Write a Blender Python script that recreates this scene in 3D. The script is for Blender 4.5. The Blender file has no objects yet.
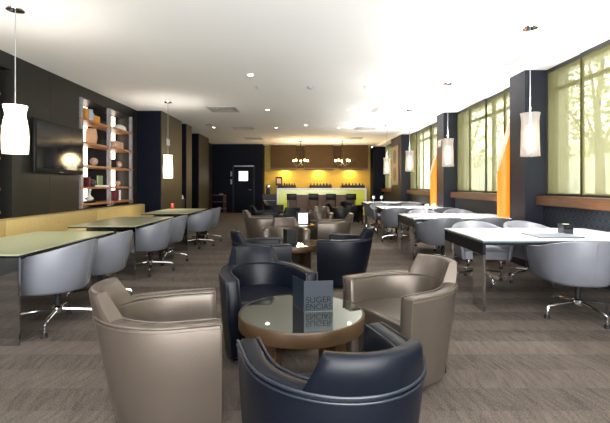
import bpy, bmesh, math, random
from math import sin, cos, pi, atan2, sqrt, hypot
from mathutils import Vector, Matrix

random.seed(7)
S = bpy.context.scene
COL = S.collection

# ------------------------------------------------------------------ camera
F_PX, VPX, VPY, EYE = 400.0, 304.0, 185.0, 1.27
cam_d = bpy.data.cameras.new('camera')
cam = bpy.data.objects.new('camera', cam_d)
COL.objects.link(cam)
cam.location = (0, 0, EYE)
cam.rotation_euler = (pi / 2, 0, 0)
cam_d.sensor_fit = 'HORIZONTAL'
cam_d.sensor_width = 36
cam_d.lens = 36 * F_PX / 610
cam_d.shift_x = (305 - VPX) / 610
cam_d.shift_y = -(211.5 - VPY) / 610
cam_d.clip_start = 0.05
cam_d.clip_end = 300
S.camera = cam

# ------------------------------------------------------------------ world, exposure, fill light
S.view_settings.view_transform = 'Standard'
S.view_settings.look = 'None'
S.view_settings.gamma = 1
S.view_settings.use_curve_mapping = False
S.view_settings.exposure = 0.22
W = bpy.data.worlds.new('overcast_sky')
S.world = W
W.use_nodes = True
bg = W.node_tree.nodes['Background']
bg.inputs[0].default_value = (1.0, 0.985, 0.96, 1)
bg.inputs[1].default_value = 8.0

def area_light(name, loc, rot, sx, sy, power, color=(1, 1, 1)):
    l = bpy.data.lights.new(name, 'AREA')
    l.shape = 'RECTANGLE'
    l.size, l.size_y, l.energy, l.color = sx, sy, power, color
    o = bpy.data.objects.new(name, l)
    COL.objects.link(o)
    o.location, o.rotation_euler = loc, rot
    return o

# added fill light behind the camera, tilted up to bounce off the ceiling
area_light('added_ceiling_fill', (1.0, -3.2, 1.0), (pi / 2 + 1.28, 0, 0), 5.6, 2.2, 1500, (0.95, 0.98, 1))

# ------------------------------------------------------------------ materials
MATS = {}
def nt(m):
    return m.node_tree.nodes, m.node_tree.links

def mat(name, col, rough=0.5, metal=0.0, vary=0.0, vscale=8.0, bump=0.0, bscale=60.0, stretch=(1, 1, 1),
        emit=None, estr=0.0, coat=0.0, spec=0.5, trans=0.0):
    m = bpy.data.materials.new(name)
    m.use_nodes = True
    N, L = nt(m)
    p = N['Principled BSDF']
    c = (col[0], col[1], col[2], 1)
    p.inputs['Base Color'].default_value = c
    p.inputs['Roughness'].default_value = rough
    p.inputs['Metallic'].default_value = metal
    p.inputs['Specular IOR Level'].default_value = spec
    p.inputs['Coat Weight'].default_value = coat
    p.inputs['Transmission Weight'].default_value = trans
    if emit:
        p.inputs['Emission Color'].default_value = (*emit, 1)
        p.inputs['Emission Strength'].default_value = estr
    tc = N.new('ShaderNodeTexCoord')
    mp = N.new('ShaderNodeMapping')
    mp.inputs['Scale'].default_value = stretch
    L.new(tc.outputs['Object'], mp.inputs['Vector'])
    if vary > 0:
        nz = N.new('ShaderNodeTexNoise')
        nz.inputs['Scale'].default_value = vscale
        nz.inputs['Detail'].default_value = 4
        L.new(mp.outputs[0], nz.inputs['Vector'])
        r = N.new('ShaderNodeValToRGB')
        r.color_ramp.elements[0].position = 0.3
        r.color_ramp.elements[1].position = 0.7
        r.color_ramp.elements[0].color = (*[v * (1 - vary) for v in col], 1)
        r.color_ramp.elements[1].color = (*[min(1, v * (1 + vary)) for v in col], 1)
        L.new(nz.outputs['Fac'], r.inputs[0])
        L.new(r.outputs[0], p.inputs['Base Color'])
    if bump > 0:
        n2 = N.new('ShaderNodeTexNoise')
        n2.inputs['Scale'].default_value = bscale
        n2.inputs['Detail'].default_value = 3
        L.new(mp.outputs[0], n2.inputs['Vector'])
        b = N.new('ShaderNodeBump')
        b.inputs['Strength'].default_value = bump
        b.inputs['Distance'].default_value = 0.01
        L.new(n2.outputs['Fac'], b.inputs['Height'])
        L.new(b.outputs[0], p.inputs['Normal'])
    MATS[name] = m
    return m

def math_node(N, L, op, a, b=None):
    n = N.new('ShaderNodeMath')
    n.operation = op
    for i, v in enumerate((a, b)):
        if v is None:
            continue
        if isinstance(v, (int, float)):
            n.inputs[i].default_value = v
        else:
            L.new(v, n.inputs[i])
    return n.outputs[0]

# carpet of woven planks laid across the room
m = mat('carpet', (0.13, 0.11, 0.1), 0.95, spec=0.15)
N, L = nt(m)
tc = N.new('ShaderNodeTexCoord')
sx = N.new('ShaderNodeSeparateXYZ')
L.new(tc.outputs['Object'], sx.inputs[0])
X, Y = sx.outputs[0], sx.outputs[1]
band = math_node(N, L, 'FLOOR', math_node(N, L, 'DIVIDE', Y, 0.25))
par = math_node(N, L, 'FLOORED_MODULO', band, 2.0)
sgn = math_node(N, L, 'SUBTRACT', math_node(N, L, 'MULTIPLY', par, 0.3), 0.1)
slant = math_node(N, L, 'ADD', X, math_node(N, L, 'MULTIPLY', Y, sgn))
cv = N.new('ShaderNodeCombineXYZ')
L.new(math_node(N, L, 'MULTIPLY', slant, 34.0), cv.inputs[0])
L.new(math_node(N, L, 'MULTIPLY', Y, 5.0), cv.inputs[1])
L.new(math_node(N, L, 'MULTIPLY', band, 7.3), cv.inputs[2])
nz = N.new('ShaderNodeTexNoise')
nz.inputs['Scale'].default_value = 1.0
nz.inputs['Detail'].default_value = 5
nz.inputs['Roughness'].default_value = 0.7
L.new(cv.outputs[0], nz.inputs['Vector'])
fine = N.new('ShaderNodeTexNoise')
fine.inputs['Scale'].default_value = 120
fine.inputs['Detail'].default_value = 3
fine.inputs['Roughness'].default_value = 0.75
L.new(tc.outputs['Object'], fine.inputs['Vector'])
wn = N.new('ShaderNodeTexWhiteNoise')
wn.noise_dimensions = '1D'
L.new(band, wn.inputs['W'])
tot = math_node(N, L, 'ADD', math_node(N, L, 'MULTIPLY', nz.outputs['Fac'], 0.4), math_node(N, L, 'MULTIPLY', fine.outputs['Fac'], 0.7))
tot = math_node(N, L, 'ADD', tot, math_node(N, L, 'MULTIPLY', math_node(N, L, 'ADD', wn.outputs['Value'], par), -0.05))
rp = N.new('ShaderNodeValToRGB')
rp.color_ramp.elements[0].position = 0.3
rp.color_ramp.elements[1].position = 0.72
rp.color_ramp.elements[0].color = (0.018, 0.0145, 0.012, 1)
rp.color_ramp.elements[1].color = (0.158, 0.129, 0.108, 1)
L.new(tot, rp.inputs[0])
L.new(rp.outputs[0], N['Principled BSDF'].inputs['Base Color'])
bp = N.new('ShaderNodeBump')
bp.inputs['Strength'].default_value = 0.5
bp.inputs['Distance'].default_value = 0.006
L.new(tot, bp.inputs['Height'])
L.new(bp.outputs[0], N['Principled BSDF'].inputs['Normal'])

mat('ceiling_paint', (0.91, 0.91, 0.905), 0.9, vary=0.015, vscale=0.6, spec=0.1)
mat('soffit_paint', (0.88, 0.88, 0.87), 0.8, spec=0.1)
mat('dark_panel', (0.017, 0.017, 0.0145), 0.42, vary=0.12, vscale=3, stretch=(4, 4, 0.4), spec=0.25)
mat('niche_dark', (0.012, 0.013, 0.019), 0.6, spec=0.2)
mat('navy_wall', (0.003, 0.0045, 0.011), 0.55, vary=0.1, vscale=2, spec=0.08)
mat('column_side_brown', (0.04, 0.033, 0.018), 0.45, vary=0.15, vscale=6, stretch=(6, 6, 0.3))
mat('column_slate', (0.008, 0.0105, 0.018), 0.45, vary=0.1, vscale=3, spec=0.3)
mat('bar_wall', (0.46, 0.31, 0.035), 0.55, vary=0.12, vscale=3, stretch=(0.4, 1, 14), bump=0.1, bscale=12)
mat('bar_cabinet', (0.055, 0.03, 0.008), 0.6, spec=0.2, vary=0.2, vscale=6, stretch=(0.5, 1, 18))
mat('sill_wood', (0.13, 0.058, 0.026), 0.4, vary=0.3, vscale=7, stretch=(10, 0.6, 10))
mat('shelf_wood', (0.38, 0.18, 0.072), 0.45, vary=0.25, vscale=8, stretch=(8, 0.8, 8))
mat('shelf_metal', (0.33, 0.34, 0.38), 0.4, 0.6)
mat('black_frame', (0.012, 0.012, 0.011), 0.5)
mat('bench_fabric', (0.48, 0.36, 0.14), 0.75, vary=0.05, vscale=20, bump=0.08, bscale=300)
mat('table_olive', (0.3, 0.31, 0.18), 0.28, coat=0.0, vary=0.03, vscale=3)
mat('table_white', (0.8, 0.82, 0.82), 0.12, coat=0.4, spec=0.6)
mat('glass_edge', (0.06, 0.09, 0.09), 0.1, spec=0.6)
mat('gloss_black', (0.008, 0.009, 0.011), 0.12, spec=0.6)
mat('mirror_steel', (0.55, 0.56, 0.56), 0.04, 1.0)
mat('chrome', (0.78, 0.78, 0.8), 0.12, 1.0)
mat('rubber', (0.008, 0.008, 0.009), 0.6, spec=0.25)
mat('grey_leather', (0.13, 0.135, 0.157), 0.42, bump=0.05, bscale=160, vary=0.03, vscale=6)
mat('navy_leather', (0.002, 0.0034, 0.007), 0.38, bump=0.05, bscale=160, spec=0.22)
mat('navy_piping', (0.012, 0.016, 0.024), 0.35)
mat('black_leather', (0.004, 0.004, 0.005), 0.4, bump=0.05, bscale=160, spec=0.3)
mat('champagne_leather', (0.098, 0.079, 0.064), 0.33, 0.55, bump=0.05, bscale=160, vary=0.04, vscale=5)
mat('champagne_piping', (0.085, 0.066, 0.05), 0.4, 0.2)
mat('bronze', (0.052, 0.028, 0.012), 0.4, 0.2, vary=0.1, vscale=10)
mat('smoked_mirror', (0.43, 0.47, 0.42), 0.03, 1.0)
mat('card_navy', (0.006, 0.01, 0.017), 0.38, spec=0.4)
mat('menu_grey', (0.1, 0.12, 0.14), 0.35)
mat('card_black', (0.003, 0.003, 0.004), 0.5, spec=0.15)
mat('card_ink', (0.002, 0.003, 0.004), 0.6, spec=0.1)
mat('card_edge', (0.5, 0.53, 0.55), 0.4)
mat('screen', (0.012, 0.014, 0.02), 0.06, spec=0.7)
mat('plastic_black', (0.008, 0.008, 0.008), 0.4, spec=0.3)
mat('white_plastic', (0.8, 0.8, 0.78), 0.4)
mat('grey_plastic', (0.33, 0.33, 0.33), 0.5)
mat('vent_metal', (0.45, 0.45, 0.44), 0.5)
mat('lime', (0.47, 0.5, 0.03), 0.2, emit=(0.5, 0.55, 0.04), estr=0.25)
mat('bar_white', (0.75, 0.74, 0.78), 0.3)
mat('brown_wood', (0.12, 0.07, 0.045), 0.5, vary=0.3, vscale=6, stretch=(1, 1, 14))
mat('dark_red_wood', (0.07, 0.028, 0.02), 0.45, vary=0.2, vscale=8)
mat('spot_glow', (1, 1, 1), 0.5, emit=(1, 0.93, 0.82), estr=14)
mat('bulb_glow', (1, 0.9, 0.7), 0.5, emit=(1, 0.62, 0.24), estr=16)
mat('lamp_glow', (1, 0.9, 0.7), 0.5, emit=(1, 0.76, 0.45), estr=5)
mat('soft_glow', (1, 0.9, 0.7), 0.5, emit=(1, 0.74, 0.45), estr=2.2)
mat('led_glow', (1, 0.9, 0.8), 0.5, emit=(1, 0.82, 0.66), estr=5)
mat('pane_glow', (1, 1, 1), 0.5, emit=(0.95, 0.97, 1), estr=1.3)
mat('amber_glow', (0.15, 0.04, 0.004), 0.5, emit=(1, 0.27, 0.006), estr=1.1)
mat('rose_wood', (0.75, 0.5, 0.4), 0.35, emit=(1, 0.62, 0.45), estr=0.35)
mat('orange_box', (0.75, 0.3, 0.02), 0.5)
mat('paper_white', (0.78, 0.77, 0.74), 0.6)
mat('maroon', (0.13, 0.01, 0.025), 0.5)
mat('sage', (0.25, 0.36, 0.2), 0.6)
mat('blue_grey', (0.35, 0.4, 0.5), 0.4)
mat('pink_tan', (0.55, 0.36, 0.27), 0.6, vary=0.2, vscale=10)
mat('dark_ball', (0.06, 0.055, 0.055), 0.4, vary=0.4, vscale=40)
mat('picture_mat', (0.42, 0.36, 0.26), 0.7)
mat('ground', (0.55, 0.55, 0.53), 0.9, vary=0.1, vscale=0.3)
mat('facade', (0.62, 0.6, 0.56), 0.9)
mat('bark', (0.1, 0.07, 0.05), 0.9, vary=0.2, vscale=8)
mat('red_glass', (0.5, 0.05, 0.03), 0.2)
mat('lampshade_glass', (0.9, 0.88, 0.84), 0.4)

def leaf_mat(name, col):
    m = bpy.data.materials.new(name)
    m.use_nodes = True
    N, L = nt(m)
    p = N['Principled BSDF']
    p.inputs['Base Color'].default_value = (*col, 1)
    p.inputs['Roughness'].default_value = 0.6
    t = N.new('ShaderNodeBsdfTranslucent')
    t.inputs[0].default_value = (*[v * 1.5 for v in col], 1)
    mx = N.new('ShaderNodeMixShader')
    mx.inputs[0].default_value = 0.45
    L.new(p.outputs[0], mx.inputs[1]); L.new(t.outputs[0], mx.inputs[2])
    L.new(mx.outputs[0], N['Material Output'].inputs[0])
    MATS[name] = m
leaf_mat('leaf', (0.13, 0.17, 0.06))

def sheer_mat(name, col, clear, weave, glow=0.0, gcol=(1, 1, 1), ss=(1, 60, 2)):
    """Thin cloth or glass that lets part of the light straight through."""
    m = bpy.data.materials.new(name)
    m.use_nodes = True
    N, L = nt(m)
    N.remove(N['Principled BSDF'])
    out = N['Material Output']
    tc = N.new('ShaderNodeTexCoord')
    mp = N.new('ShaderNodeMapping')
    mp.inputs['Scale'].default_value = ss
    L.new(tc.outputs['Object'], mp.inputs[0])
    nz = N.new('ShaderNodeTexNoise')
    nz.inputs['Scale'].default_value = 1.0
    nz.inputs['Detail'].default_value = 3
    L.new(mp.outputs[0], nz.inputs['Vector'])
    tr = N.new('ShaderNodeBsdfTransparent')
    tr.inputs[0].default_value = (*[0.55 + 0.45 * v / max(col) for v in col], 1)
    tl = N.new('ShaderNodeBsdfTranslucent')
    tl.inputs[0].default_value = (*col, 1)
    df = N.new('ShaderNodeBsdfDiffuse')
    df.inputs[0].default_value = (*col, 1)
    mx = N.new('ShaderNodeMixShader')
    mx.inputs[0].default_value = 0.4
    L.new(tl.outputs[0], mx.inputs[1]); L.new(df.outputs[0], mx.inputs[2])
    fac = math_node(N, L, 'ADD', clear - weave * 0.5, math_node(N, L, 'MULTIPLY', nz.outputs['Fac'], weave))
    m2 = N.new('ShaderNodeMixShader')
    L.new(fac, m2.inputs[0])
    L.new(mx.outputs[0], m2.inputs[1]); L.new(tr.outputs[0], m2.inputs[2])
    last = m2.outputs[0]
    if glow > 0:
        e = N.new('ShaderNodeEmission')
        e.inputs[0].default_value = (*gcol, 1)
        e.inputs[1].default_value = glow
        ad = N.new('ShaderNodeAddShader')
        L.new(last, ad.inputs[0]); L.new(e.outputs[0], ad.inputs[1])
        last = ad.outputs[0]
    L.new(last, out.inputs[0])
    MATS[name] = m
sheer_mat('olive_sheer', (0.165, 0.152, 0.072), 0.2, 0.34, ss=(1, 60, 1))
sheer_mat('olive_hem', (0.12, 0.11, 0.04), 0.1, 0.1)
sheer_mat('lit_shade', (0.9, 0.86, 0.8), 0.35, 0.4, 1.1, (1, 0.87, 0.66), (40, 40, 2))
sheer_mat('dim_shade', (0.5, 0.48, 0.47), 0.4, 0.5, 0.1, (1, 0.8, 0.6), (40, 40, 2))
sheer_mat('clear_glass', (0.8, 0.85, 0.85), 0.8, 0.1)
sheer_mat('frosted_vase', (0.8, 0.62, 0.45), 0.25, 0.3, 0.0, (1, 1, 1), (10, 10, 60))

# slate panelling with a honeycomb of rings (below the windows)
m = mat('ring_panel', (0.02, 0.027, 0.04), 0.5)
N, L = nt(m)
tc = N.new('ShaderNodeTexCoord')
sx = N.new('ShaderNodeSeparateXYZ')
L.new(tc.outputs['Object'], sx.inputs[0])
Yc, Zc = math_node(N, L, 'DIVIDE', sx.outputs[1], 0.1), math_node(N, L, 'DIVIDE', sx.outputs[2], 0.087)
row = math_node(N, L, 'FLOORED_MODULO', math_node(N, L, 'FLOOR', Zc), 2.0)
u = math_node(N, L, 'SUBTRACT', math_node(N, L, 'FRACT', math_node(N, L, 'ADD', Yc, math_node(N, L, 'MULTIPLY', row, 0.5))), 0.5)
v = math_node(N, L, 'SUBTRACT', math_node(N, L, 'FRACT', Zc), 0.5)
rr = math_node(N, L, 'SQRT', math_node(N, L, 'ADD', math_node(N, L, 'MULTIPLY', u, u), math_node(N, L, 'MULTIPLY', v, v)))
ring = math_node(N, L, 'LESS_THAN', math_node(N, L, 'ABSOLUTE', math_node(N, L, 'SUBTRACT', rr, 0.42)), 0.07)
rp = N.new('ShaderNodeValToRGB')
rp.color_ramp.elements[0].color = (0.011, 0.015, 0.024, 1)
rp.color_ramp.elements[1].color = (0.035, 0.044, 0.06, 1)
L.new(ring, rp.inputs[0])
L.new(rp.outputs[0], N['Principled BSDF'].inputs['Base Color'])

M = MATS

# ------------------------------------------------------------------ mesh helpers
def BM():
    return bmesh.new()

def box(bm, x0, x1, y0, y1, z0, z1, bev=0.0, seg=2):
    r = bmesh.ops.create_cube(bm, size=1)
    vs = r['verts']
    for v in vs:
        v.co = Vector(((x0 + x1) / 2 + v.co.x * (x1 - x0), (y0 + y1) / 2 + v.co.y * (y1 - y0), (z0 + z1) / 2 + v.co.z * (z1 - z0)))
    if bev > 0:
        es = list({e for v in vs for e in v.link_edges})
        bmesh.ops.bevel(bm, geom=es, offset=bev, segments=seg, affect='EDGES', profile=0.5)

def ring_faces(bm, rings, closed=True, cap0=True, cap1=True):
    n = len(rings[0])
    for a, b in zip(rings[:-1], rings[1:]):
        for i in range(n if closed else n - 1):
            j = (i + 1) % n
            try:
                bm.faces.new((a[i], a[j], b[j], b[i]))
            except ValueError:
                pass
    if closed and cap0:
        bm.faces.new(list(reversed(rings[0])))
    if closed and cap1:
        bm.faces.new(rings[-1])

def lathe(bm, prof, n=32, cx=0, cy=0, cap0=True, cap1=True):
    rings = []
    for r, z in prof:
        rings.append([bm.verts.new((cx + r * cos(2 * pi * i / n), cy + r * sin(2 * pi * i / n), z)) for i in range(n)])
    ring_faces(bm, rings, True, cap0, cap1)

def cyl(bm, cx, cy, z0, z1, r, n=24, r2=None, bev=0.0):
    r2 = r if r2 is None else r2
    if bev:
        lathe(bm, [(r - bev, z0), (r, z0 + bev), (r2, z1 - bev), (r2 - bev, z1)], n, cx, cy)
    else:
        lathe(bm, [(r, z0), (r2, z1)], n, cx, cy)

def tube(bm, pts, r, n=8, r_end=None):
    pts = [Vector(p) for p in pts]
    rings = []
    up = None
    for i, p in enumerate(pts):
        d = (pts[min(i + 1, len(pts) - 1)] - pts[max(i - 1, 0)]).normalized()
        if up is None:
            up = Vector((0, 0, 1)) if abs(d.z) < 0.9 else Vector((1, 0, 0))
        a = d.cross(up)
        if a.length < 1e-4:
            a = d.cross(Vector((0, 1, 0)))
        a.normalize()
        b = a.cross(d).normalized()
        up = b
        rad = r if r_end is None else r + (r_end - r) * i / (len(pts) - 1)
        rings.append([bm.verts.new(p + a * rad * cos(2 * pi * k / n) + b * rad * sin(2 * pi * k / n)) for k in range(n)])
    ring_faces(bm, rings)

def ball(bm, c, r, sx=1, sy=1, sz=1, seg=16):
    res = bmesh.ops.create_uvsphere(bm, u_segments=seg, v_segments=max(6, seg // 2), radius=r)
    for v in res['verts']:
        v.co = Vector((c[0] + v.co.x * sx, c[1] + v.co.y * sy, c[2] + v.co.z * sz))

def prism(bm, poly, z0, z1, bev=0.0):
    b = [bm.verts.new((x, y, z0)) for x, y in poly]
    t = [bm.verts.new((x, y, z1)) for x, y in poly]
    n = len(poly)
    fs = [bm.faces.new(list(reversed(b))), bm.faces.new(t)]
    for i in range(n):
        fs.append(bm.faces.new((b[i], b[(i + 1) % n], t[(i + 1) % n], t[i])))
    if bev > 0:
        es = [e for e in fs[1].edges]
        bmesh.ops.bevel(bm, geom=es, offset=bev, segments=3, affect='EDGES', profile=0.6)

def obj(name, bm, m, parent=None, smooth=38, loc=None, rz=0.0):
    bmesh.ops.recalc_face_normals(bm, faces=bm.faces[:])
    me = bpy.data.meshes.new(name)
    bm.to_mesh(me)
    bm.free()
    me.materials.append(M[m] if isinstance(m, str) else m)
    if smooth:
        for p in me.polygons:
            p.use_smooth = True
        me.set_sharp_from_angle(angle=math.radians(smooth))
    o = bpy.data.objects.new(name, me)
    COL.objects.link(o)
    if parent:
        o.parent = parent
    if loc:
        o.location = loc
    o.rotation_euler.z = rz
    return o

def tag(o, label, cat, group=None):
    o['label'] = label
    o['category'] = cat
    if group:
        o['group'] = group
    return o

def thing(name, label, cat, loc=(0, 0, 0), rz=0.0, group=None):
    o = bpy.data.objects.new(name, None)
    o.empty_display_size = 0.1
    COL.objects.link(o)
    o.location = loc
    o.rotation_euler.z = rz
    return tag(o, label, cat, group)

def struct(name, bm, m, parent=None, **k):
    o = obj(name, bm, m, parent, **k)
    if not parent:
        o['kind'] = 'structure'
    return o

def dup(root, loc, rz, label, group=None):
    r = root.copy()
    COL.objects.link(r)
    r.location = loc
    r.rotation_euler.z = rz
    r['label'] = label
    if group:
        r['group'] = group
    for ch in list(root.children):
        c = ch.copy()
        COL.objects.link(c)
        c.parent = r
        for g in list(ch.children):
            d = g.copy()
            COL.objects.link(d)
            d.parent = c
    return r

class Maker:
    """First call moves the prototype itself, later calls copy it."""
    def __init__(self, proto):
        self.p, self.used = proto, False
    def __call__(self, loc, rz, label, group=None):
        if not self.used:
            self.used = True
            self.p.location = loc
            self.p.rotation_euler.z = rz
            self.p['label'] = label
            if group:
                self.p['group'] = group
            return self.p
        return dup(self.p, loc, rz, label, group)

def light(name, kind, loc, power, color, size=0.05, parent=None, spot=None):
    l = bpy.data.lights.new(name, kind)
    l.energy, l.color = power, color
    l.shadow_soft_size = size
    if spot:
        l.spot_size = spot
        l.spot_blend = 0.6
    o = bpy.data.objects.new(name, l)
    COL.objects.link(o)
    o.location = loc
    if parent:
        o.parent = parent
    return o

# ------------------------------------------------------------------ room shell
H = 3.15
XL, XR = -4.22, 3.38
Y0, Y1 = -4.0, 18.4
b = BM(); box(b, -6, 4.2, Y0, 19.6, -0.1, 0); struct('floor', b, 'carpet', smooth=0)
b = BM(); box(b, -6, XR, Y0, 19.6, H, H + 0.2); struct('ceiling', b, 'ceiling_paint', smooth=0)
b = BM(); box(b, XR, 4.2, Y0, 19.6, 3.05, H + 0.2); box(b, XR - 0.05, XR, Y0, 18.4, H - 0.025, H); struct('trim_1', b, 'soffit_paint', smooth=0)

# left wall with two shelf niches
NZ0, NZ1 = 0.82, 2.93
b = BM()
def wl(y0, y1, z0, z1, x1=XL):
    box(b, -4.9, x1, y0, y1, z0, z1)
seams = [Y0, 0.9, 3.4]
for a, c in zip(seams[:-1], seams[1:]):
    wl(a + 0.004, c - 0.004, 0, H)
for a, c in ((5.78, 6.64), (6.64, 7.5), (9.84, 11.0)):
    wl(a + 0.003, c - 0.003, 0, H)
for a, c in ((3.4, 5.78), (7.5, 8.66), (8.66, 9.84)):
    wl(a + 0.003, c - 0.003, NZ1, H)
    wl(a + 0.003, c - 0.003, 0, NZ0)
wl(11.0, 19.6, 0, H)
struct('wall_left', b, 'dark_panel', smooth=0)
b = BM()
box(b, -4.95, -4.62, 3.3, 5.9, 0.7, 3.05)
box(b, -4.95, -4.62, 7.4, 9.9, 0.7, 3.05)
box(b, -4.93, -4.222, Y0, 19, 0.0, 0.6)
struct('wall_niche_back', b, 'niche_dark', smooth=0)

# left columns
def left_column(y0, y1, x1):
    b = BM(); box(b, XL - 0.05, x1, y0, y1, 0, H - 0.002)
    c = struct('column', b, 'navy_wall', smooth=0)
    b = BM(); box(b, x1, x1 + 0.018, y0 + 0.004, y1, 0.002, H - 0.004)
    obj('side_panel', b, 'column_side_brown', c, smooth=0)  # thin sheet that makes the room side of the column browner
left_column(10.12, 11.8, -3.62)
left_column(12.27, 12.85, -3.62)
left_column(14.6, 16.1, -3.85)

# back wall (left of the bar), bar recess
b = BM(); box(b, -5, -1.9, 18.4, 19.6, 0, H - 0.002)
wb = struct('wall_back', b, 'navy_wall', smooth=0)
b = BM(); box(b, -1.9, 3.25, 19.3, 19.6, 0, H - 0.002); struct('wall_bar', b, 'bar_wall', smooth=0)
b = BM(); box(b, 3.2, 4.2, 18.5, 19.6, 0, 3.045); struct('wall_back_right', b, 'navy_wall', smooth=0)

# right wall below the sills, columns, sills, windows
b = BM(); box(b, 3.7, 4.05, Y0, 18.5, 0, 0.97); struct('wall_right', b, 'ring_panel', smooth=0)
cols = [(-1.1, -0.65), (2.55, 3.0), (6.19, 6.65), (9.81, 10.3), (14.08, 15.67)]
for y0, y1 in cols:
    b = BM(); box(b, 3.42, 4.1, y0, y1, 0, 3.049); struct('column', b, 'column_slate', smooth=0)
wins = [(-4.0, -1.1), (-0.65, 2.55), (3.0, 6.19), (6.65, 9.81), (10.3, 14.08), (15.67, 18.5)]
for k, (y0, y1) in enumerate(wins):
    b = BM()
    n = max(2, round((y1 - y0) / 1.6))
    for i in range(n + 1):
        yy = y0 + (y1 - y0) * i / n
        box(b, 3.88, 3.95, max(y0, yy - 0.03), min(y1, yy + 0.03), 1.1, 3.05)
    for z in (1.1, 2.72, 3.0):
        box(b, 3.885, 3.945, y0 + 0.001, y1 - 0.001, z, z + 0.05)
    w = struct('window_%d' % (k + 1), b, 'black_frame', smooth=0)
    b = BM(); box(b, 3.59, 3.97, y0 - (0.06 if k == 2 else 0) + 0.002, y1 - 0.002 , 0.965, 1.105, 0.004)
    obj('window_sill', b, 'sill_wood', w, smooth=0)
    b = BM(); box(b, 3.912, 3.918, y0 + 0.01, y1 - 0.01, 1.15, 3.0)
    obj('window_pane', b, 'clear_glass', w, smooth=0)

# sheer olive panel blinds
ordw = ['first', 'second', 'third', 'fourth', 'fifth', 'sixth']
wname = {1: 'window beside the camera', 2: 'nearest window on the right', 3: 'middle window on the right', 4: 'third window on the right', 5: 'farthest window by the bar'}
BL = 'olive sheer panel blinds'
for k, (y0, y1) in enumerate(wins):
    if k == 0:
        continue
    n = round((y1 - y0) / 0.8)
    wd = (y1 - y0 - 0.04) / n
    for i in range(n):
        a, c = y0 + 0.02 + i * wd - 0.02, y0 + 0.02 + (i + 1) * wd + 0.02
        a, c = max(a, y0 + 0.01), min(c, y1 - 0.01)
        x = 3.735 + 0.022 * (i % 2)
        t = thing('panel_blind', 'sheer olive panel blind, %s from the near end of the %s' % (ordw[i], wname[k]), 'blind', (x, (a + c) / 2, 1.108), 0, BL)
        hw = (c - a) / 2
        bb = BM()
        rings = []
        for q in range(25):
            yy = -hw + 2 * hw * q / 24
            xx = 0.004 * sin(q * 0.9 + i) + 0.002 * sin(q * 2.3)
            rings.append([bb.verts.new((xx, yy, 0.02)), bb.verts.new((xx, yy, 1.0)), bb.verts.new((xx * 0.4, yy, 1.9))])
        for r0, r1 in zip(rings[:-1], rings[1:]):
            for j in range(2):
                bb.faces.new((r0[j], r1[j], r1[j + 1], r0[j + 1]))
        obj('sheer_cloth', bb, 'olive_sheer', t)
        bb = BM(); box(bb, -0.0055, 0.0055, -hw, -hw + 0.03, 0.03, 1.88); box(bb, -0.0055, 0.0055, hw - 0.03, hw, 0.03, 1.88)
        obj('hem', bb, 'olive_hem', t, smooth=0)
        bb = BM(); box(bb, -0.008, 0.008, -hw, hw, 0, 0.03)
        obj('weight_bar', bb, 'black_frame', t, smooth=0)
        bb = BM(); box(bb, -0.009, 0.009, -hw, hw, 1.88, 1.938)
        obj('head_rail', bb, 'black_frame', t, smooth=0)

# door in the back wall
b = BM()
box(b, -3.30, -3.22, 18.36, 18.4, 0, 2.17); box(b, -2.34, -2.26, 18.36, 18.4, 0, 2.17); box(b, -3.22, -2.34, 18.36, 18.4, 2.09, 2.17)
d = struct('door_1', b, 'niche_dark', smooth=0)
b = BM(); box(b, -3.21, -2.35, 18.375, 18.4, 0.01, 2.085); obj('door_leaf', b, 'navy_wall', d, smooth=0)
b = BM(); box(b, -2.99, -2.58, 18.37, 18.38, 1.46, 1.90); obj('door_pane', b, 'pane_glow', d, smooth=0)
b = BM(); tube(b, [(-2.42, 18.375, 1.05), (-2.42, 18.33, 1.05), (-2.53, 18.33, 1.05)], 0.012); obj('door_handle', b, 'shelf_metal', d)
b = BM(); box(b, -3.2, -2.3, 18.33, 18.36, 2.12, 2.16); obj('door_closer', b, 'shelf_metal', d, smooth=0)
for z, nm in ((1.78, 'upper'), (1.42, 'lower')):
    b = BM(); box(b, -3.36 - 0.02, -3.36 + 0.06, 18.385, 18.4, z - 0.11, z + 0.11, 0.003)
    tag(obj('wall_plaque', b, 'grey_plastic', smooth=0), '%s of the two small grey plaques left of the dark back door' % nm, 'plaque', 'plaques beside the back door')

# ------------------------------------------------------------------ outside the windows
b = BM(); box(b, 4.2, 70, -25, 80, -0.5, -0.2); struct('ground_outside', b, 'ground', smooth=0)
def tree(x, y, h, r, label, seed):
    rnd = random.Random(seed)
    t = thing('tree', label, 'tree', (x, y, -0.2), 0, 'trees outside the windows')
    b = BM(); tube(b, [(0, 0, -0.02), (0.05, 0.03, h * 0.3), (0.0, 0.1, h * 0.6), (0.1, 0, h * 0.85)], 0.16, 8, 0.05)
    for k in range(5):
        a = k * 1.3
        tube(b, [(0.03, 0.05, h * 0.4), (cos(a) * r * 0.5, sin(a) * r * 0.5, h * (0.55 + 0.06 * k)), (cos(a) * r * 0.8, sin(a) * r * 0.8, h * (0.62 + 0.06 * k))], 0.05, 6, 0.015)
    obj('trunk', b, 'bark', t)
    b = BM()
    for k in range(1300):
        a, u = rnd.uniform(0, 2 * pi), rnd.uniform(0, 1)
        rad = r * sqrt(rnd.random()) * (0.55 + 0.45 * sin(pi * u))
        c = Vector((cos(a) * rad, sin(a) * rad, h * 0.38 + u * h * 0.66))
        m3 = Matrix.Rotation(rnd.uniform(0, 6), 3, 'Z') @ Matrix.Rotation(rnd.uniform(-1.2, 1.2), 3, 'X')
        s = rnd.uniform(0.07, 0.14)
        vs = [bb for bb in (b.verts.new(c + m3 @ Vector(p)) for p in ((-s, 0, 0), (0, -s * 0.5, 0.02), (s, 0, 0), (0, s * 0.5, 0.02)))]
        b.faces.new(vs)
    obj('foliage', b, 'leaf', t, smooth=0)
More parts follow.
